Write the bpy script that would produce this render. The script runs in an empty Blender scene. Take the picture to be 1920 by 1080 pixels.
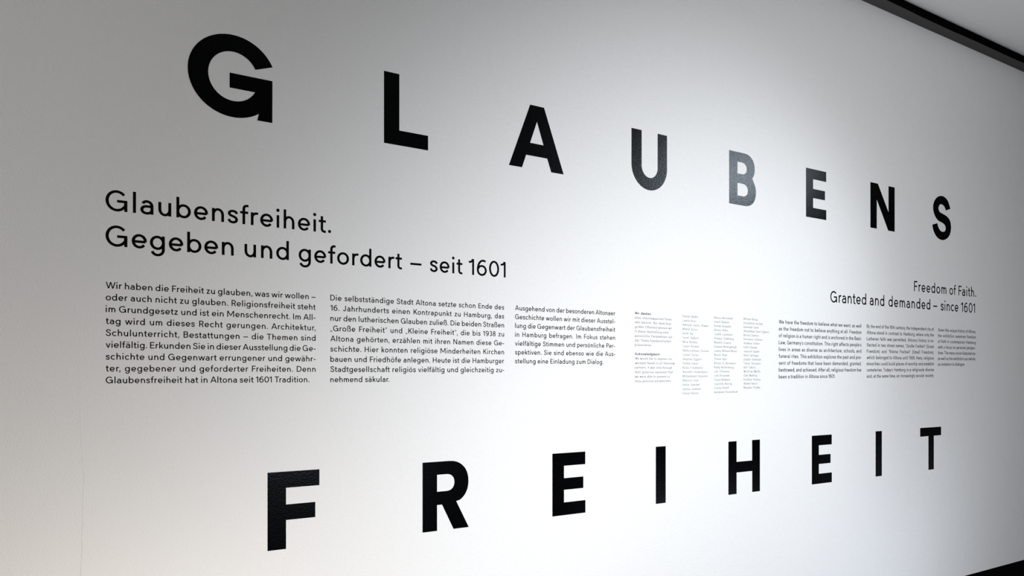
import bpy, math, random

# ------------------------------------------------------------------ camera, world, lights, exposure
TH = math.radians(34.7145); ST, CT = math.sin(TH), math.cos(TH)
CAMD = 3.30805          # camera's distance from the lettered wall (m)
EYE = 1.576             # camera height
CAP = 0.316             # cap height of the giant letters
scene = bpy.context.scene
col = scene.collection

cam = bpy.data.objects.new('camera', bpy.data.cameras.new('camera'))
col.objects.link(cam)
cam.location = (0, -CAMD, EYE)
cam.rotation_euler = (math.pi/2, 0, -TH)
cam.data.sensor_width = 36
cam.data.lens = 1552.58/1920*36
cam.data.shift_y = 162/1920
cam.data.clip_start = .05
scene.camera = cam

world = bpy.data.worlds.new('world'); scene.world = world
world.use_nodes = True
world.node_tree.nodes['Background'].inputs[0].default_value = (.5, .53, .56, 1)
world.node_tree.nodes['Background'].inputs[1].default_value = .0
scene.view_settings.view_transform = 'Standard'
scene.view_settings.look = 'None'
scene.view_settings.gamma = 1
scene.view_settings.use_curve_mapping = False
scene.view_settings.exposure = 0.0

from mathutils import Vector
def aim(o, loc, to):
    o.location = loc
    o.rotation_euler = (Vector(to)-Vector(loc)).to_track_quat('-Z', 'Y').to_euler()
def spot(name, loc, to, power, angle, blend, radius, color):
    l = bpy.data.lights.new(name, 'SPOT'); l.energy = power; l.spot_size = math.radians(angle)
    l.spot_blend = blend; l.shadow_soft_size = radius; l.color = color
    o = bpy.data.objects.new(name, l); col.objects.link(o); aim(o, loc, to); return o
def area(name, loc, to, power, sx, sy, color, spread=180):
    l = bpy.data.lights.new(name, 'AREA'); l.energy = power; l.shape = 'RECTANGLE'
    l.size = sx; l.size_y = sy; l.color = color; l.spread = math.radians(spread)
    o = bpy.data.objects.new(name, l); col.objects.link(o); aim(o, loc, to); return o

spot('cool_spotlight', (6.996, -2.530, 3.702), (1.07, 0, .05), 445, 70.17, .99, .28, (.83, .92, 1))
spot('wall_fill_spot', (2.45, -4.04, 1.75), (5.46, 0, -.61), 690, 139.5, .81, .06, (.955, .975, 1))  # added wide spot, fitted to the wall's bright zone; no known lamp
area('warm_low_fill', (-1.5, -4.5, .5), (.8, 0, .9), 27, .9, .5, (1, .94, .885))  # added warm fill behind the camera for the lower left wall
area('high_left_fill', (-2.0, -2.5, 3.8), (1, 0, 1.8), 10.5, .6, .6, (1, 1, 1))  # unseen fill, added to lift the left of the wall
area('room_fill', (-.6, -4.8, 1.5), (1.5, 0, 1.8), 20, .6, .6, (.99, .99, 1))  # added fill near the camera, raises the wall's overall level
area('low_right_fill', (5.6, -1.6, .12), (5.2, 0, .2), 10.5, .5, .2, (.80, .88, 1))  # added near the floor to brighten the wall's lower right
area('low_left_fill', (.5, -1.5, .1), (.5, 0, .2), 16, .6, .2, (1, .88, .77))  # its warm counterpart, added for the lower left
area('far_right_fill', (9, -2, .3), (7, 0, 1), 1.5, .8, .8, (.80, .89, 1))  # weak fill added for the far right end of the wall
area('ceiling_fill', (6.6, -1.6, 3.4), (6.6, -1.6, 4.4), 1.7, .6, .4, (.97, .99, 1))  # added, facing up, only to brighten the ceiling by the slot


# ------------------------------------------------------------------ materials
def nodes(m):
    m.use_nodes = True
    return m.node_tree.nodes, m.node_tree.links, m.node_tree.nodes['Principled BSDF']
def math_node(N, L, op, a, b=None):
    n = N.new('ShaderNodeMath'); n.operation = op
    for i, v in enumerate((a, b)):
        if v is None: continue
        if isinstance(v, (int, float)): n.inputs[i].default_value = v
        else: L.new(v, n.inputs[i])
    return n.outputs[0]
def plaster_height(N, L, seam):
    """orange-peel paint relief in metres, from world position"""
    g = N.new('ShaderNodeNewGeometry'); p = g.outputs['Position']
    mp = N.new('ShaderNodeMapping'); L.new(p, mp.inputs[0])
    mp.inputs['Rotation'].default_value = (0, math.radians(-28), 0); mp.inputs['Scale'].default_value = (1, 1, .78)
    a = N.new('ShaderNodeTexNoise'); L.new(mp.outputs[0], a.inputs['Vector'])
    a.inputs['Scale'].default_value = 165; a.inputs['Detail'].default_value = 2.0; a.inputs['Roughness'].default_value = .55
    b = N.new('ShaderNodeTexNoise'); L.new(p, b.inputs['Vector'])
    b.inputs['Scale'].default_value = 3.0; b.inputs['Detail'].default_value = 2
    h = math_node(N, L, 'ADD', math_node(N, L, 'MULTIPLY', a.outputs[0], .0024), math_node(N, L, 'MULTIPLY', b.outputs[0], .003))
    if seam:
        x = N.new('ShaderNodeSeparateXYZ'); L.new(p, x.inputs[0])
        c = N.new('ShaderNodeTexNoise'); L.new(p, c.inputs['Vector']); c.inputs['Scale'].default_value = 2.2
        w = math_node(N, L, 'MULTIPLY', math_node(N, L, 'SUBTRACT', c.outputs[0], .5), .06)
        d = math_node(N, L, 'ABSOLUTE', math_node(N, L, 'SUBTRACT', math_node(N, L, 'SUBTRACT', x.outputs[0], w), SEAM_X))
        r = math_node(N, L, 'MAXIMUM', math_node(N, L, 'SUBTRACT', 1, math_node(N, L, 'DIVIDE', d, .0035)), 0)
        low = math_node(N, L, 'MAXIMUM', math_node(N, L, 'MINIMUM', math_node(N, L, 'SUBTRACT', 1.9, x.outputs[2]), 1), 0)
        r = math_node(N, L, 'MULTIPLY', r, low)
        h = math_node(N, L, 'ADD', h, math_node(N, L, 'MULTIPLY', r, .0014))
    return h
def XS(u): # distance along the wall of an image column (for reading measurements)
    z = 1552.58*CAMD/(ST*(3201-u)); return (z-CAMD*CT)/ST
SEAM_X = XS(153)

def mat_plaster():
    m = bpy.data.materials.new('white_plaster_paint'); N, L, B = nodes(m)
    B.inputs['Base Color'].default_value = (.80, .80, .80, 1); B.inputs['Roughness'].default_value = .62
    B.inputs['Specular IOR Level'].default_value = .25
    bp = N.new('ShaderNodeBump'); bp.inputs['Strength'].default_value = 1; bp.inputs['Distance'].default_value = 1
    L.new(plaster_height(N, L, True), bp.inputs['Height']); L.new(bp.outputs[0], B.inputs['Normal'])
    return m
def mat_vinyl():
    m = bpy.data.materials.new('black_vinyl'); N, L, B = nodes(m)
    B.inputs['Base Color'].default_value = (.0005, .0005, .0006, 1); B.inputs['Roughness'].default_value = .27
    B.inputs['Specular IOR Level'].default_value = .11; B.inputs['Specular Tint'].default_value = (.80, .88, 1, 1)  # part of the sheen's bluish light is put into the tint
    bp = N.new('ShaderNodeBump'); bp.inputs['Strength'].default_value = .32; bp.inputs['Distance'].default_value = 1
    L.new(plaster_height(N, L, False), bp.inputs['Height']); L.new(bp.outputs[0], B.inputs['Normal'])
    return m
def mat_print():
    m = bpy.data.materials.new('black_lettering'); N, L, B = nodes(m)
    B.inputs['Base Color'].default_value = (.002, .002, .002, 1); B.inputs['Roughness'].default_value = .75
    B.inputs['Specular IOR Level'].default_value = .03
    return m
def mat_plain(name, c, rough, spec=.3, noise=0):
    m = bpy.data.materials.new(name); N, L, B = nodes(m)
    B.inputs['Base Color'].default_value = (*c, 1); B.inputs['Roughness'].default_value = rough
    B.inputs['Specular IOR Level'].default_value = spec
    if noise:
        g = N.new('ShaderNodeNewGeometry'); a = N.new('ShaderNodeTexNoise'); L.new(g.outputs['Position'], a.inputs['Vector'])
        a.inputs['Scale'].default_value = noise; a.inputs['Detail'].default_value = 3
        bp = N.new('ShaderNodeBump'); bp.inputs['Strength'].default_value = 1; bp.inputs['Distance'].default_value = .002
        L.new(a.outputs[0], bp.inputs['Height']); L.new(bp.outputs[0], B.inputs['Normal'])
    return m
M_WALL, M_VINYL, M_PRINT = mat_plaster(), mat_vinyl(), mat_print()
M_CEIL = mat_plain('ceiling_paint', (.84, .84, .84), .8, .1, 0)
M_TRIM = mat_plain('dark_trim', (.085, .080, .080), .8, .1)
M_SLOT_SHADE = mat_plain('slot_shade_black', (.004, .004, .004), .9, .0)  # the slot's darkness is put into this near-black colour
M_FLOOR = mat_plain('black_floor', (.004, .004, .004), .9, .0, 300)
M_ROOM = mat_plain('grey_room_paint', (.16, .16, .16), .9, .1, 80)

# ------------------------------------------------------------------ mesh helpers
def new_obj(name, verts, faces, mat, parent=None):
    me = bpy.data.meshes.new(name); me.from_pydata(verts, [], faces); me.update()
    me.materials.append(mat)
    o = bpy.data.objects.new(name, me); col.objects.link(o)
    if parent: o.parent = parent
    return o
def box(name, a, b, mat, parent=None):
    (x0, y0, z0), (x1, y1, z1) = a, b
    v = [(x0,y0,z0),(x1,y0,z0),(x1,y1,z0),(x0,y1,z0),(x0,y0,z1),(x1,y0,z1),(x1,y1,z1),(x0,y1,z1)]
    f = [(0,3,2,1),(4,5,6,7),(0,1,5,4),(1,2,6,5),(2,3,7,6),(3,0,4,7)]
    return new_obj(name, v, f, mat, parent)
def struct(o): o['kind'] = 'structure'; return o
def tag(o, label, cat, group=None):
    o['label'] = label; o['category'] = cat
    if group: o['group'] = group
    return o

# ------------------------------------------------------------------ the room
WALLTOP = EYE + 8.132*CAP
X0, X1, YB = -3.5, 12.5, -7.5
struct(box('wall_front', (X0, 0, 0), (X1, .2, WALLTOP), M_WALL))
struct(box('floor', (X0, YB, -.15), (X1, .2, 0), M_FLOOR))
struct(box('wall_left', (X0-.2, YB, 0), (X0, .2, WALLTOP+.10), M_ROOM))
struct(box('wall_right', (X1, YB, 0), (X1+.2, .2, WALLTOP+.10), M_ROOM))
struct(box('wall_back', (X0-.2, YB-.2, 0), (X1+.2, YB, WALLTOP+.10), M_ROOM))
CZ = WALLTOP + .005
# ceiling panel: its edge rolls up into a dark slot along the lettered wall
prof = [(YB-.2, CZ+.20), (YB-.2, CZ), (-.36, CZ)]
prof += [(-.36+.27*t/44, CZ+.058*(t/44)**2.8) for t in range(1, 45)] + [(-.09, CZ+.20)]
m = len(prof)
vs = [(x, y, z) for x in (X0-.2, X1+.2) for y, z in prof]
fs = [(i, m+i, m+(i+1) % m, (i+1) % m) for i in range(m)] + [tuple(range(m)), tuple(range(2*m-1, m-1, -1))]
ce = struct(new_obj('ceiling', vs, fs, M_CEIL))
struct(box('trim_2', (X0-.2, -.09, CZ+.20), (X1+.2, .2, CZ+.25), M_SLOT_SHADE))  # unseen lid, black to keep the slot dark
struct(box('trim_3', (X0, 0, WALLTOP), (X1, .2, CZ+.20), M_SLOT_SHADE))
# grey strip capping the wall under the slot; its room-side edge wavers a little
random.seed(4)
n = 160; vs = []; fs = []
TT = WALLTOP + .012
for i in range(n+1):
    x = X0 + (X1-X0)*i/n
    e = -.080 + .0040*math.sin(x*2.1+.6) + .0026*math.sin(x*5.3+1) + random.uniform(-.0008, .0008)
    vs += [(x, 0, WALLTOP), (x, e, WALLTOP), (x, e, TT), (x, 0, TT)]
for i in range(n):
    a = 4*i; b = a+4
    fs += [(a, a+1, b+1, b), (a+1, a+2, b+2, b+1), (a+2, a+3, b+3, b+2), (a+3, a, b, b+3)]
fs += [(0, 3, 2, 1), (4*n, 4*n+1, 4*n+2, 4*n+3)]
struct(new_obj('trim_1', vs, fs, M_TRIM))

# ------------------------------------------------------------------ giant bold letters: outlines in cap heights
def ell(cx, cy, rx, ry, a0, a1, n=20):
    return [(cx+rx*math.cos(math.radians(a0+(a1-a0)*i/n)), cy+ry*math.sin(math.radians(a0+(a1-a0)*i/n))) for i in range(n+1)]
def sell(cx, cy, rx, ry, a0, a1, n=14, e=.92):   # slightly squared arc
    r = []
    for i in range(n+1):
        t = math.radians(a0+(a1-a0)*i/n); c, s = math.cos(t), math.sin(t)
        r.append((cx+rx*math.copysign(abs(c)**e, c), cy+ry*math.copysign(abs(s)**e, s)))
    return r
def smooth(P, k=3):
    r = []
    for i in range(len(P)-1):
        p0 = P[max(i-1, 0)]; p1 = P[i]; p2 = P[i+1]; p3 = P[min(i+2, len(P)-1)]
        for j in range(k):
            t = j/k
            r.append(tuple(.5*(2*b+(c-a)*t+(2*a-5*b+4*c-d)*t*t+(3*b-a-3*c+d)*t**3) for a, b, c, d in zip(p0, p1, p2, p3)))
    return r+[P[-1]]
BOLD = {}
BOLD['E'] = [[(0,0),(0,1),(.677,1),(.677,.794),(.234,.794),(.234,.595),(.636,.595),(.636,.407),(.234,.407),(.234,.205),(.680,.205),(.680,0)]]
BOLD['F'] = [[(0,0),(0,1),(.693,1),(.693,.790),(.241,.790),(.241,.573),(.636,.573),(.636,.373),(.241,.373),(.241,0)]]
BOLD['L'] = [[(0,0),(0,1),(.236,1),(.236,.209),(.695,.209),(.695,0)]]
BOLD['I'] = [[(0,0),(0,1),(.240,1),(.240,0)]]
BOLD['H'] = [[(0,0),(0,1),(.229,1),(.229,.607),(.678,.607),(.678,1),(.907,1),(.907,0),(.681,0),(.681,.405),(.229,.405),(.229,0)]]
BOLD['T'] = [[(.002,.797),(0,1),(.925,1),(.925,.797),(.598,.797),(.598,0),(.362,0),(.362,.797)]]
BOLD['N'] = [[(0,0),(0,1),(.289,1),(.706,.410),(.706,1),(.952,1),(.952,0),(.697,0),(.244,.647),(.244,0)]]
BOLD['A'] = [[(0,0),(.402,1),(.672,1),(1.066,0),(.816,0),(.736,.206),(.324,.206),(.245,0)], [(.534,.755),(.400,.404),(.663,.404)]]
BOLD['U'] = [[(0,1),(.236,1)] + ell(.428,.400,.192,.200,180,360,22) + [(.620,1),(.847,1)] + ell(.4235,.400,.4235,.415,0,-180,30)]
BOLD['B'] = [[(0,0),(0,1),(.40,1)] + sell(.43,.735,.302,.265,90,-42,14) + sell(.45,.288,.317,.288,38,-90,16)[1:] ,
             [(.232,.817)] + sell(.365,.706,.136,.111,90,-90,12) + [(.232,.595)],
             [(.232,.415)] + sell(.385,.296,.148,.119,90,-90,12) + [(.232,.177)]]
BOLD['R'] = [[(0,0),(0,1),(.43,1)] + sell(.445,.688,.325,.312,90,-60,18) + [(.559,.404),(.775,0),(.514,0),(.321,.373),(.237,.373),(.237,0)],
             [(.237,.811)] + sell(.40,.688,.130,.123,90,-90,12) + [(.237,.565)]]
BOLD['G'] = [ell(.545,.5,.545,.513,24.5,306,48) + [(.845,0),(1.037,0),(1.039,.535),(.500,.535),(.500,.350),(.817,.350)] + ell(.547,.4965,.307,.3075,-28.5,-333,36)[1:]]
S1 = [(.819,.772),(.742,.905),(.644,.990),(.504,1.033),(.376,1.031),(.237,.991),(.121,.910),(.048,.806),(.033,.716),(.054,.618),(.111,.535),(.195,.466),(.301,.421),(.440,.396),(.547,.362),(.605,.294),(.586,.225),(.536,.191),(.478,.180),(.376,.192),(.286,.251),(.237,.325),(.223,.363)]
S2 = [(0,.305),(.037,.193),(.121,.089),(.237,.016),(.365,-.017),(.493,-.016),(.623,.020),(.742,.092),(.819,.191),(.851,.319),(.825,.442),(.764,.515),(.655,.572),(.504,.606),(.354,.634),(.295,.673),(.273,.726),(.301,.791),(.344,.821),(.397,.834),(.483,.824),(.558,.782),(.612,.708)]
BOLD['S'] = [smooth(S1) + smooth(S2)]

def outline_mesh(name, loops, thick):
    """flat letter cut from vinyl: filled outline with real thickness, facing -y"""
    cu = bpy.data.curves.new(name, 'CURVE'); cu.dimensions = '2D'; cu.fill_mode = 'BOTH'
    cu.extrude = thick/2
    for lp in loops:
        sp = cu.splines.new('POLY'); sp.points.add(len(lp)-1); sp.use_cyclic_u = True
        for i, (x, y) in enumerate(lp): sp.points[i].co = (x*CAP, y*CAP, 0, 1)
    tmp = bpy.data.objects.new('tmp', cu); col.objects.link(tmp)
    dg = bpy.context.evaluated_depsgraph_get()
    me = bpy.data.meshes.new_from_object(tmp.evaluated_get(dg)); me.name = name
    bpy.data.objects.remove(tmp); bpy.data.curves.remove(cu)
    for v in me.vertices:
        x, y, z = v.co; v.co = (x, -z - thick/2, y)
    me.materials.clear(); me.materials.append(M_VINYL)
    return me
TOPROW = [('G',2.479,3.220),('L',5.089,3.218),('A',7.195,3.213),('U',9.736,3.214),('B',12.218,3.217),('E',14.547,3.219),('N',16.829,3.226),('S',19.383,3.248)]
LOWROW = [('F',3.455,-2.256),('R',5.695,-2.264),('E',8.034,-2.263),('I',10.311,-2.265),('H',12.196,-2.263),('E',14.740,-2.261),('I',17.030,-2.259),('T',18.848,-2.253)]
LBL = {
 'G0':'giant bold black capital G at the left end of the upper row, highest letter',
 'L0':'giant bold black capital L in the upper row, between the G and the A',
 'A0':'giant bold black capital A with triangular opening in the upper row',
 'U0':'giant bold capital U with a faint sheen in the upper row, between A and B',
 'B0':'giant bold capital B glinting blue-grey in the middle of the upper row',
 'E0':'giant bold capital E with faint blue sheen in the upper row, between B and N',
 'N0':'giant bold black capital N in the upper row, last but one before the S',
 'S0':'giant bold black capital S at the right end of the upper row',
 'F1':'giant bold black capital F at the left end of the lower row',
 'R1':'giant bold black capital R in the lower row, between the F and an E',
 'E1a':'giant bold black capital E in the lower row, right of the R',
 'I1a':'giant bold black capital I in the lower row, between an E and the H',
 'H1':'giant bold black capital H in the middle of the lower row',
 'E1b':'giant bold black capital E in the lower row, right of the H',
 'I1b':'giant bold black capital I in the lower row, just left of the T',
 'T1':'giant bold black capital T at the right end of the lower row'}
cache = {}
seen = {}
for r, row in enumerate((TOPROW, LOWROW)):
    for ch, s, h in row:
        if ch not in cache: cache[ch] = outline_mesh('letter', BOLD[ch], .0006)
        o = bpy.data.objects.new('giant_letter', cache[ch]); col.objects.link(o)
        o.location = (s*CAP, -.0002, EYE + h*CAP)
        k = ch+str(r)
        if k in ('E1', 'I1'):
            seen[k] = seen.get(k, 0)+1; k += 'ab'[seen[k]-1]
        tag(o, LBL[k], 'letter', 'giant letters of the upper row' if r == 0 else 'giant letters of the lower row')

# ------------------------------------------------------------------ the text face: a geometric sans drawn as pen strokes, 1000 units to the em
C_, X_, A_ = 705, 480, 735
HX, HY = 50, 44         # half pen: upright stems / horizontals
def arc(cx, cy, rx, ry, a0, a1, n=None):
    if n is None: n = max(3, int(abs(a1-a0)/22))
    return ell(cx, cy, rx, ry, a0, a1, n)
def V(x, y0, y1): return ('s', [(x, y0), (x, y1)])
def Hh(y, x0, x1): return ('s', [(x0, y), (x1, y)])
def P(*segs):
    r = []
    for s in segs: r += s if isinstance(s, list) else [s]
    return ('s', r)
def Dg(x0, y0, x1, y1, w=100):      # diagonal with level ends: x0, x1 are centres
    return ('d', (x0, y0, x1, y1, w))
def dot(x, y, r=66): return ('p', arc(x, y, r, r, 0, 324, 9))
xo = X_-31; co = C_-31
def bowl(cx): return P(arc(cx, 240, 200, 209, 0, 360, 20))
def umlaut(a, b, y=640): return [dot(a, y, 56), dot(b, y, 56)]
GL = {}   # char: (left bearing, ink width, right bearing, strokes)
def g(c, l, w, r, *st): GL[c] = (l, w, r, list(st))
a_st = [P([(378,0),(378,290)], arc(217,290,161,159,0,152)), P((378,272), (215,272), arc(195,151,149,121,90,270,8), arc(222,150,156,119,270,350,4))]
g('a', 44, 425, 70, *a_st)
g('b', 79, 492, 46, V(47,0,A_), bowl(246))
g('c', 46, 435, 36, P(arc(247,240,200,209,42,318)))
g('d', 46, 492, 79, V(445,0,A_), bowl(246))
g('e', 46, 490, 44, P((446,222), arc(245,240,199,209,0,322)), ('s', [(60,226),(446,226)]))
g('f', 22, 314, 4, P((138,0), (138,580), arc(248,584,110,110,180,90,5), (314,694)), Hh(439,0,300))
g('g', 46, 490, 79, bowl(246), P((443,480), (443,0), arc(250,-10,193,184,0,-160)))
g('h', 79, 422, 76, V(47,0,A_), P((375,0), (375,262), arc(211,262,164,187,0,175)))
g('i', 79, 95, 79, V(47,0,X_), dot(47,668))
g('j', 60, 170, 79, V(123,-110,X_), P((123,-105), arc(43,-105,80,80,0,-90,4), (0,-185)), dot(123,668))
g('k', 79, 400, 20, V(47,0,A_), Dg(75,185,345,480,118), Dg(190,290,345,0,114))
g('l', 79, 95, 79, V(47,0,A_))
g('m', 79, 668, 76, V(47,0,X_), P((333,0), (333,280), arc(190,280,143,169,0,175)), P((621,0), (621,280), arc(478,280,143,169,0,175)))
g('n', 79, 428, 76, V(47,0,X_), P((381,0), (381,262), arc(214,262,167,187,0,175)))
g('o', 46, 503, 46, P(arc(251.5,240,205,209,0,360,20)))
g('p', 79, 492, 46, V(47,-215,X_), bowl(246))
g('q', 46, 492, 79, V(445,-215,X_), bowl(246))
g('r', 79, 272, 14, V(47,0,X_), P(arc(210,275,163,174,178,98,5), (272,448)))
s_path = smooth([(335,352),(296,420),(195,449),(98,424),(56,356),(98,291),(195,254),(290,210),(330,133),(290,60),(190,31),(84,62),(42,138)], 3)
g('s', 38, 376, 38, ('s', s_path))
g('t', 18, 297, 18, P((132,636), (132,130), arc(231,130,99,99,180,270,5), (297,31)), Hh(439,0,297))
g('u', 76, 428, 79, V(381,0,X_), P((47,480), (47,218), arc(214,218,167,187,180,355)))
g('v', 14, 465, 14, Dg(50,480,226,0), Dg(415,480,239,0))
g('w', 14, 745, 14, Dg(50,480,203,0), Dg(372,480,215,0), Dg(372,480,530,0), Dg(695,480,542,0))
g('x', 14, 430, 14, Dg(60,480,370,0,118), Dg(370,480,60,0,118))
g('y', 14, 440, 14, Dg(50,480,222,0), Dg(392,480,122,-215))
g('z', 40, 395, 40, Hh(439,15,382), Hh(41,8,395), Dg(325,450,70,30,112))
g('ä', 44, 425, 70, *a_st, *umlaut(118,302))
g('ö', 46, 503, 46, P(arc(251.5,240,205,209,0,360,20)), *umlaut(160,343))
g('ü', 76, 428, 79, V(381,0,X_), P((47,480), (47,218), arc(214,218,167,187,180,355)), *umlaut(123,305))
g('ş', 38, 376, 38, ('s', s_path), Dg(200,0,160,-150,70))
g('ß', 79, 470, 44, P((47,0), (47,560), arc(205,560,158,154,180,-10,9), (330,470), (250,415)), P((215,400), (290,400), arc(290,216,132,184,90,-90,9), (205,31)))
g('A', 10, 690, 10, Dg(52,0,330,C_,104), Dg(638,0,360,C_,104), Hh(215,150,540))
g('B', 92, 500, 50, V(47,0,C_), P((47,co), (270,co), arc(270,525,150,149,90,-90,8), (47,376)), P((47,376), (285,376), arc(285,208.5,168,167.5,90,-90,8), (47,41)))
g('C', 46, 650, 36, P(arc(365,352.5,318,321,42,318)))
g('D', 92, 600, 46, P((47,0), (47,664), (240,664), arc(240,352.5,313,311.5,90,-90,12), (47,41)))
g('E', 92, 450, 44, V(47,0,C_), Hh(664,47,440), Hh(366,47,410), Hh(41,47,450))
g('F', 92, 430, 30, V(47,0,C_), Hh(664,47,430), Hh(350,47,395))
g('G', 46, 682, 84, P(arc(350,352.5,304,321,40,322,22), (618,186), (634,300), (634,342), (360,342)), V(636,0,360), )
g('H', 92, 570, 92, V(47,0,C_), V(523,0,C_), Hh(360,47,523))
g('I', 92, 95, 92, V(47,0,C_))
g('J', 30, 400, 88, P((353,C_), (353,205), arc(203,205,150,174,0,-170)))
g('K', 92, 540, 14, V(47,0,C_), Dg(80,265,465,C_,132), Dg(225,410,480,0,124))
g('L', 92, 430, 30, V(47,0,C_), Hh(41,47,430))
g('M', 92, 780, 92, V(47,0,C_), V(733,0,C_), Dg(60,C_,390,140,104), Dg(720,C_,390,140,104))
g('N', 92, 590, 92, V(47,0,C_), V(543,0,C_), Dg(52,C_,538,0,116))
g('O', 46, 730, 46, P(arc(365,352.5,318,321,0,360,26)))
g('P', 92, 470, 40, V(47,0,C_), P((47,664), (255,664), arc(255,485,168,179,90,-90,9), (47,306)))
g('R', 92, 490, 30, V(47,0,C_), P((47,664), (265,664), arc(265,493,165,171,90,-90,9), (47,322)), Dg(270,330,430,0,112))
cs = smooth([(440,530),(395,632),(270,674),(135,640),(80,540),(130,440),(265,380),(400,312),(455,195),(405,80),(260,31),(108,78),(46,195)], 3)
g('S', 44, 500, 44, ('s', cs))
g('Ş', 44, 500, 44, ('s', cs), Dg(260,0,220,-150,70))
g('T', 20, 560, 20, V(280,0,C_), Hh(664,0,560))
g('V', 10, 660, 10, Dg(52,C_,322,0,104), Dg(608,C_,338,0,104))
g('W', 10, 960, 10, Dg(52,C_,262,0,100), Dg(480,C_,276,0,100), Dg(480,C_,684,0,100), Dg(908,C_,698,0,100))
g('Y', 10, 600, 10, V(300,0,330), Dg(54,C_,300,290,110), Dg(546,C_,300,290,110))
g('Z', 44, 510, 40, Hh(664,20,490), Hh(41,10,510), Dg(430,680,80,25,122))
g('0', 46, 536, 46, P(arc(268,352.5,221,321,0,360,22)))
g('1', 14, 272, 84, V(225,0,C_), P((0,566), (105,574), (180,620), (212,700)))
g('3', 36, 440, 40, P(arc(215,520,150,154,150,-85,10), (215,376)), P((200,376), (225,376), arc(222,206,172,172,85,-160,11)))
g('6', 46, 520, 46, P(arc(260,232,212,201,0,360,18)), ('s', smooth([(455,630),(350,672),(215,640),(100,510),(50,330),(50,232)], 4)))
g('8', 46, 480, 46, P(arc(240,522,152,152,0,360,16)), P(arc(240,202,192,171,0,360,18)))
g('9', 46, 520, 46, P(arc(260,473,212,201,0,360,18)), ('s', smooth([(65,75),(170,33),(305,65),(420,195),(470,375),(470,473)], 4)))
g('.', 50, 130, 50, dot(65,62,65))
g(',', 40, 130, 50, dot(70,62,62), Dg(90,60,40,-125,70))
g('-', 40, 260, 40, Hh(250,0,260))
g('–', 55, 530, 55, Hh(262,0,530))
g("'", 30, 100, 30, Dg(60,705,35,500,62))
g('*', 20, 260, 20, ('s', [(130,705),(130,455)]), ('s', [(20,645),(240,515)]), ('s', [(20,515),(240,645)]))
g('„', 40, 260, 30, Dg(70,90,25,-110,66), Dg(205,90,160,-110,66))
g('“', 30, 260, 30, Dg(50,500,95,700,66), Dg(185,500,230,700,66))
g('"', 30, 260, 30, Dg(80,705,50,500,62), Dg(215,705,185,500,62))
g('(', 50, 190, 20, P(arc(330,270,283,480,118,242)))
g(')', 20, 190, 50, P(arc(-140,270,283,480,-62,62)))
KERN = {'Tr':-70,'Tu':-70,'To':-80,'Wi':-20,'We':-35,'Te':-75,'y.':-45,'y,':-45,'r.':-60,'r,':-60,'w,':-40,'f.':-30,'Ke':-20,'Ko':-25,'Fo':-20,'Fa':-40,'Fr':-25,'Ah':-5,'AL':0,'11':-20,'01':-10,'16':-15,'ft':-30,'fr':-14,'tt':-12,'rt':5,'Vo':-25,'Ya':-60}

def glyph_polys(ch, hx, hy):
    out = []
    for kind, d in GL[ch][3]:
        if kind == 'p': out.append(('poly', d))
        elif kind == 'd':
            x0, y0, x1, y1, w = d; w = w*(.35+.65*hx/HX)/2
            q = [(x0-w,y0),(x0+w,y0),(x1+w,y1),(x1-w,y1)]
            if y1 < y0: q = q[::-1]
            out.append(('poly', q))
        else:
            pts = [d[0]]
            for p in d[1:]:
                if math.hypot(p[0]-pts[-1][0], p[1]-pts[-1][1]) > 1.5: pts.append(p)
            closed = math.hypot(d[0][0]-d[-1][0], d[0][1]-d[-1][1]) < 1 and len(d) > 5
            if closed and math.hypot(pts[0][0]-pts[-1][0], pts[0][1]-pts[-1][1]) < 1: pts = pts[:-1]
            m = len(pts); lr = []
            for i in range(m):
                if closed: a, b, c = pts[i-1], pts[i], pts[(i+1) % m]
                else: a, b, c = pts[max(i-1, 0)], pts[i], pts[min(i+1, m-1)]
                def nrm(p, q):
                    dx, dy = q[0]-p[0], q[1]-p[1]; L = math.hypot(dx, dy)
                    return (-dy/L, dx/L) if L else None
                n1, n2 = nrm(a, b), nrm(b, c)
                n1 = n1 or n2; n2 = n2 or n1
                nx, ny = n1[0]+n2[0], n1[1]+n2[1]; L = math.hypot(nx, ny) or 1; nx /= L; ny /= L
                k = 1/max(.55, nx*n1[0]+ny*n1[1])
                lr.append(((b[0]+nx*hx*k, b[1]+ny*hy*k), (b[0]-nx*hx*k, b[1]-ny*hy*k)))
            out.append(('strip', (lr, closed)))
    return out
class Bag:
    def __init__(s): s.v = []; s.f = []
    def add(s, ch, ox, oz, sc, hx=HX, hy=HY, slope=0, thick=.0004):
        for k, (kind, d) in enumerate(glyph_polys(ch, hx, hy)):
            y = -thick - .00004*k
            T = lambda p, yy: (ox+p[0]*sc, yy, oz+p[1]*sc+slope*p[0]*sc)
            b = len(s.v)
            if kind == 'poly':
                m = len(d)
                s.v += [T(p, y) for p in d] + [T(p, .0001) for p in d]
                s.f.append(tuple(range(b, b+m)))
                s.f += [(b+i, b+m+i, b+m+(i+1) % m, b+(i+1) % m) for i in range(m)]
            else:
                lr, closed = d; m = len(lr)
                for p, q in lr: s.v += [T(p, y), T(q, y), T(p, .0001), T(q, .0001)]
                for i in range(m if closed else m-1):
                    a = b+4*i; c = b+4*((i+1) % m)
                    s.f += [(a, a+1, c+1, c), (a, c, c+2, a+2), (a+1, a+3, c+3, c+1)]
                if not closed:
                    e = b+4*(m-1)
                    s.f += [(b, b+2, b+3, b+1), (e, e+1, e+3, e+2)]
    def build(s, name, mat, parent, org):
        me_v = [(x-org[0], y-org[1], z-org[2]) for x, y, z in s.v]
        return new_obj(name, me_v, s.f, mat, parent)
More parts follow.
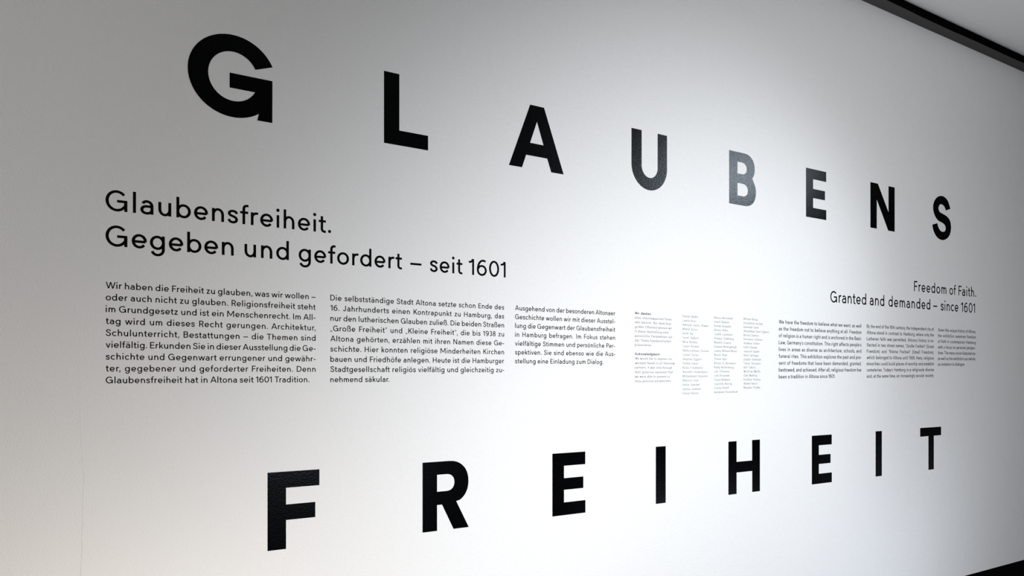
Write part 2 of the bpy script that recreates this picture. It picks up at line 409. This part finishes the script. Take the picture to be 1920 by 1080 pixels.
def layout(text, sc, s0, s1=None, natural_space=215, track=16, wspace=8.0):
    """glyph positions (m along the wall); the line is spread to end at s1 when given"""
    pos = []; x = -GL[text[0]][0]; nl = 0; nsp = 0; ex = []
    for i, c in enumerate(text):
        if c == ' ':
            x += natural_space; nsp += 1; pos.append((None, x, nl, nsp)); continue
        l, w, r, _ = GL[c]
        if i and text[i-1]+c in KERN: x += KERN[text[i-1]+c]
        pos.append((c, x+l, nl, nsp)); x += l+w+r+track
        if i < len(text)-1: nl += 1
    end = pos[-1][1] + GL[text[-1]][1]
    if s1 is None: e = 0
    else: e = ((s1-s0)/sc - end)/(nl+wspace*nsp)
    layout.last = e
    return [(c, s0+(xx+e*(a+wspace*b))*sc) for c, xx, a, b in pos if c]
K = 1/.0544   # ratio units -> cap heights
def H(ratio): return EYE + ratio*K*CAP
UNIT_HEAD = 1.825e-5*K*CAP
UNIT_BODY = 5.77e-6*K*CAP
UNIT_TINY = 3.25e-6*K*CAP
def root(name, s, z, label, cat, group=None):
    o = bpy.data.objects.new(name, None); o.empty_display_size = .05; col.objects.link(o)
    o.location = (s, 0, z); return tag(o, label, cat, group)
def heading(name, label, lines, group):
    """lines: text, where each word starts and ends, baseline left, right -- every character a part"""
    r = root(name, XS(lines[0][1][0]), H(lines[-1][2]), label, 'text', group); org = tuple(r.location)
    for text, us, r0, r1 in lines:
        s0, s1 = XS(us[0]), XS(us[-1]); sl = (H(r1)-H(r0))/(s1-s0)
        for w, word in enumerate(text.split()):
            for c, s in layout(word, UNIT_HEAD, XS(us[2*w]), XS(us[2*w+1]) if len(word) > 1 else None):
                b = Bag(); b.add(c, s, H(r0)+sl*(s-s0), UNIT_HEAD, slope=sl)
                b.build('character', M_PRINT, r, org)
def block(name, label, lines, unit, group, pen=(HX, HY), bold=()):
    """every printed line a part"""
    r = root(name, XS(lines[0][1]), H(lines[-1][3]), label, 'text', group); org = tuple(r.location)
    for i, (text, u0, u1, r0, r1) in enumerate(lines):
        s0 = XS(u0); s1 = XS(u1) if u1 else None
        sl = (H(r1)-H(r0))/((s1 or s0+1)-s0)
        b = Bag(); hx, hy = (74, 62) if i in bold else pen
        for c, s in layout(text, unit, s0, s1, wspace=3.0 if unit == UNIT_TINY else 8.0): b.add(c, s, H(r0)+sl*(s-s0), unit, hx, hy, sl)
        o = b.build('text_line', M_PRINT, r, org); o['kind'] = 'stuff'
        if i in bold: o['label'] = 'bold line of lettering'

heading('german_heading', 'large two-line German heading in black, upper left below the giant G, ending in 1601', [
    ('Glaubensfreiheit.', (198.0, 620.8), .1027, .1026),
    ('Gegeben und gefordert – seit 1601', (198.0, 438.1, 458.6, 541.5, 560.1, 753.6, 769.4, 790.6, 806.1, 866.9, 879.0, 947.9), .0805, .0806)], 'headings')
heading('english_heading', 'smaller-looking two-line English heading in black at the right, set flush right above three columns', [
    ('Freedom of Faith.', (1713.9, 1774.4, 1780.1, 1792.2, 1797.2, 1830.1), .1050, .1059),
    ('Granted and demanded – since 1601', (1557.0, 1624.0, 1630.7, 1657.9, 1665.9, 1744.1, 1749.9, 1758.0, 1763.9, 1796.7, 1801.9, 1828.0), .0824, .0840)], 'headings')
def para(name, label, texts, u0, u1, ulast, a, step, tilt=0, group='text columns'):
    L = []
    for i, t in enumerate(texts):
        r0 = a-step*i; L.append((t, u0, ulast if (i == len(texts)-1 and ulast) else u1, r0, r0+tilt))
    block(name, label, L, UNIT_BODY, group, (55, 48))
para('german_paragraph', 'first German text column, wide block of nine black lines at the left', [
    'Wir haben die Freiheit zu glauben, was wir wollen –',
    'oder auch nicht zu glauben. Religionsfreiheit steht',
    'im Grundgesetz und ist ein Menschenrecht. Im All-',
    'tag wird um dieses Recht gerungen. Architektur,',
    'Schulunterricht, Bestattungen – die Themen sind',
    'vielfältig. Erkunden Sie in dieser Ausstellung die Ge-',
    'schichte und Gegenwart errungener und gewähr-',
    'ter, gegebener und geforderter Freiheiten. Denn',
    'Glaubensfreiheit hat in Altona seit 1601 Tradition.'], 198.4, 591.6, 580.2, .0538, .00742)
para('german_paragraph', 'second German text column, nine black lines starting with a capital D', [
    'Die selbstständige Stadt Altona setzte schon Ende des',
    '16. Jahrhunderts einen Kontrapunkt zu Hamburg, das',
    'nur den lutherischen Glauben zuließ. Die beiden Straßen',
    '„Große Freiheit“ und „Kleine Freiheit“, die bis 1938 zu',
    'Altona gehörten, erzählen mit ihren Namen diese Ge-',
    'schichte. Hier konnten religiöse Minderheiten Kirchen',
    'bauen und Friedhöfe anlegen. Heute ist die Hamburger',
    'Stadtgesellschaft religiös vielfältig und gleichzeitig zu-',
    'nehmend säkular.'], 619.5, 945.0, 730.3, .0538, .00743)
para('german_paragraph', 'third German text column, narrow block of seven black lines at mid-wall', [
    'Ausgehend von der besonderen Altonaer',
    'Geschichte wollen wir mit dieser Ausstel-',
    'lung die Gegenwart der Glaubensfreiheit',
    'in Hamburg befragen. Im Fokus stehen',
    'vielfältige Stimmen und persönliche Per-',
    'spektiven. Sie sind ebenso wie die Aus-',
    'stellung eine Einladung zum Dialog.'], 965.8, 1153.3, 1131.3, .0539, .00743)
para('english_paragraph', 'first English text column, pale-looking nine lines in the brightest light', [
    'We have the freedom to believe what we want, as well',
    'as the freedom not to believe anything at all. Freedom',
    'of religion is a human right and is anchored in the Basic',
    "Law, Germany's constitution. This right affects people's",
    'lives in areas as diverse as architecture, schools, and',
    'funeral rites. This exhibition explores the past and pre-',
    'sent of freedoms that have been demanded, granted,',
    'bestowed, and achieved. After all, religious freedom has',
    'been a tradition in Altona since 1601.'], 1460.3, 1614.9, 1566.0, .0548, .0074, .0004)
para('english_paragraph', 'second English text column, nine dark lines below the middle of the English heading', [
    'By the end of the 16th century, the independent city of',
    'Altona stood in contrast to Hamburg, where only the',
    'Lutheran faith was permitted. Altona\'s history is re-',
    'flected in two street names, "Große Freiheit" (Great',
    'Freedom) and "Kleine Freiheit" (Small Freedom),',
    'which belonged to Altona until 1938. Here, religious',
    'minorities could build places of worship and establish',
    "cemeteries. Today's Hamburg is a religiously diverse",
    'and, at the same time, an increasingly secular society.'], 1625.3, 1750.8, None, .0555, .00745, .0009)
para('english_paragraph', 'third English text column, rightmost and shortest block of seven dark lines', [
    'Given the unique history of Altona,',
    'the exhibition examines freedom',
    'of faith in contemporary Hamburg',
    'with a focus on personal perspec-',
    'tives. The many voices featured are,',
    'as well as the exhibition as a whole,',
    'an invitation to dialogue.'], 1758.8, 1829.3, 1809.0, .0560, .00745, .0005)
A0 = .05615; ST_ = .00423
th = ['Wir danken', 'allen Interviewpartner*innen', 'sehr herzlich. Nur dank ihrer', 'großen Offenheit können wir', 'in dieser Ausstellung viele',
      'persönliche Perspektiven auf', 'das Thema Glaubensfreiheit', 'präsentieren.']
tr = [1220, 1259.3, 1258.5, 1260, 1253.3, 1260.4, 1258.4, 1222.6]
block('thank_you_text', 'tiny German thank-you paragraph with a bold first line, right of the third German column',
      [(t, 1190.4, u, A0-ST_*i, A0-ST_*i) for i, (t, u) in enumerate(zip(th, tr))], UNIT_TINY, 'tiny thank-you texts', (34, 31), (0,))
th = ['Acknowledgment', 'We would like to express our', 'warmest thanks to all interview', 'partners. It was only through', 'their generous openness that',
      'we were able to present so', 'many personal perspectives.']
tr = [1236.9, 1260.2, 1265, 1259.9, 1261.3, 1256, 1258.8]
block('thank_you_text', 'tiny English thank-you paragraph with a bold first line, directly below the German one',
      [(t, 1190.6, u, A0-ST_*(i+9), A0-ST_*(i+9)) for i, (t, u) in enumerate(zip(th, tr))], UNIT_TINY, 'tiny thank-you texts', (34, 31), (0,))
N1 = ['Daniel Abdin','Lamia Acar','Rahman Fazlur Anwar','Mehdi Aroui','Holm Ay','Fatmi Aykurt','Mira Bamba','Caren Bremer','Abdurrahman Duman','Canan Duran',
      'Stephan Eggert','Fatima Emari','Raisa Friedmann','Annette Hodermann','Mohammad Hosseini','Mansuri Irne','Heinz Jaeckel','Galina Jarkova','Daniel Kaiser']
R1 = [293,270,412,285,235,300,283,307,413,297,330,293,343,397,403,295,310,320,300]
N2 = ['Kazuo Kanemaki','Ismail Kaplan','Evelyn Krepele','Rainer Kühn','Judith Landshut','Pempa Lhakhang','Natalia Linares','Djavad Mohaghegh','Laeeq Ahmad Munir',
      'Nuran Nam','Özlem Nas','Konny G. Neumann','Kathy Nollenburg','Jan Oltmanns','Levi Piruanski','Tanja Rehbein','Joachim Reinig','Carola Roloff','Avraham Rosenblum']
R2 = [683,643,663,630,680,692,662,725,732,620,612,718,692,650,645,652,672,640,738]
N3 = ['Miriam Rürup','Donaldson Sackey','Devinder Saini','Amandeep Saini Egbers','Nicola Sassen','Hermann Scherer','Volkmar Schön','Fatih Şimşek','Janosch Speth',
      'Artur Springer','Zandin Suleiman','Tanon Thoresen','Arif Tokicin','Wolfram Weiße','Olaf Welling','Fardiam Yazhan','Ahmet Yazici','Mustafa Yoldaş']
R3 = [965,1020,972,1088,970,1018,983,955,980,975,1003,995,940,993,955,993,957,990]
GL['Ö'] = (46, 730, 46, GL['O'][3] + umlaut(260, 470, 850))
for names, rr, u0, a, st, lab in ((N1, R1, 1280.0, .05586, .00419, 'left of the three faint columns of tiny names'),
                                  (N2, R2, 1339.2, .0563, .00418, 'middle one of the three faint columns of tiny names'),
                                  (N3, R3, 1394.2, .0566, .0042, 'right of the three faint columns of tiny names, eighteen lines')):
    block('name_list', lab, [(t, u0, 1260+r/6, a-st*i, a-st*i) for i, (t, r) in enumerate(zip(names, rr))], UNIT_TINY, 'name columns', (30, 27))
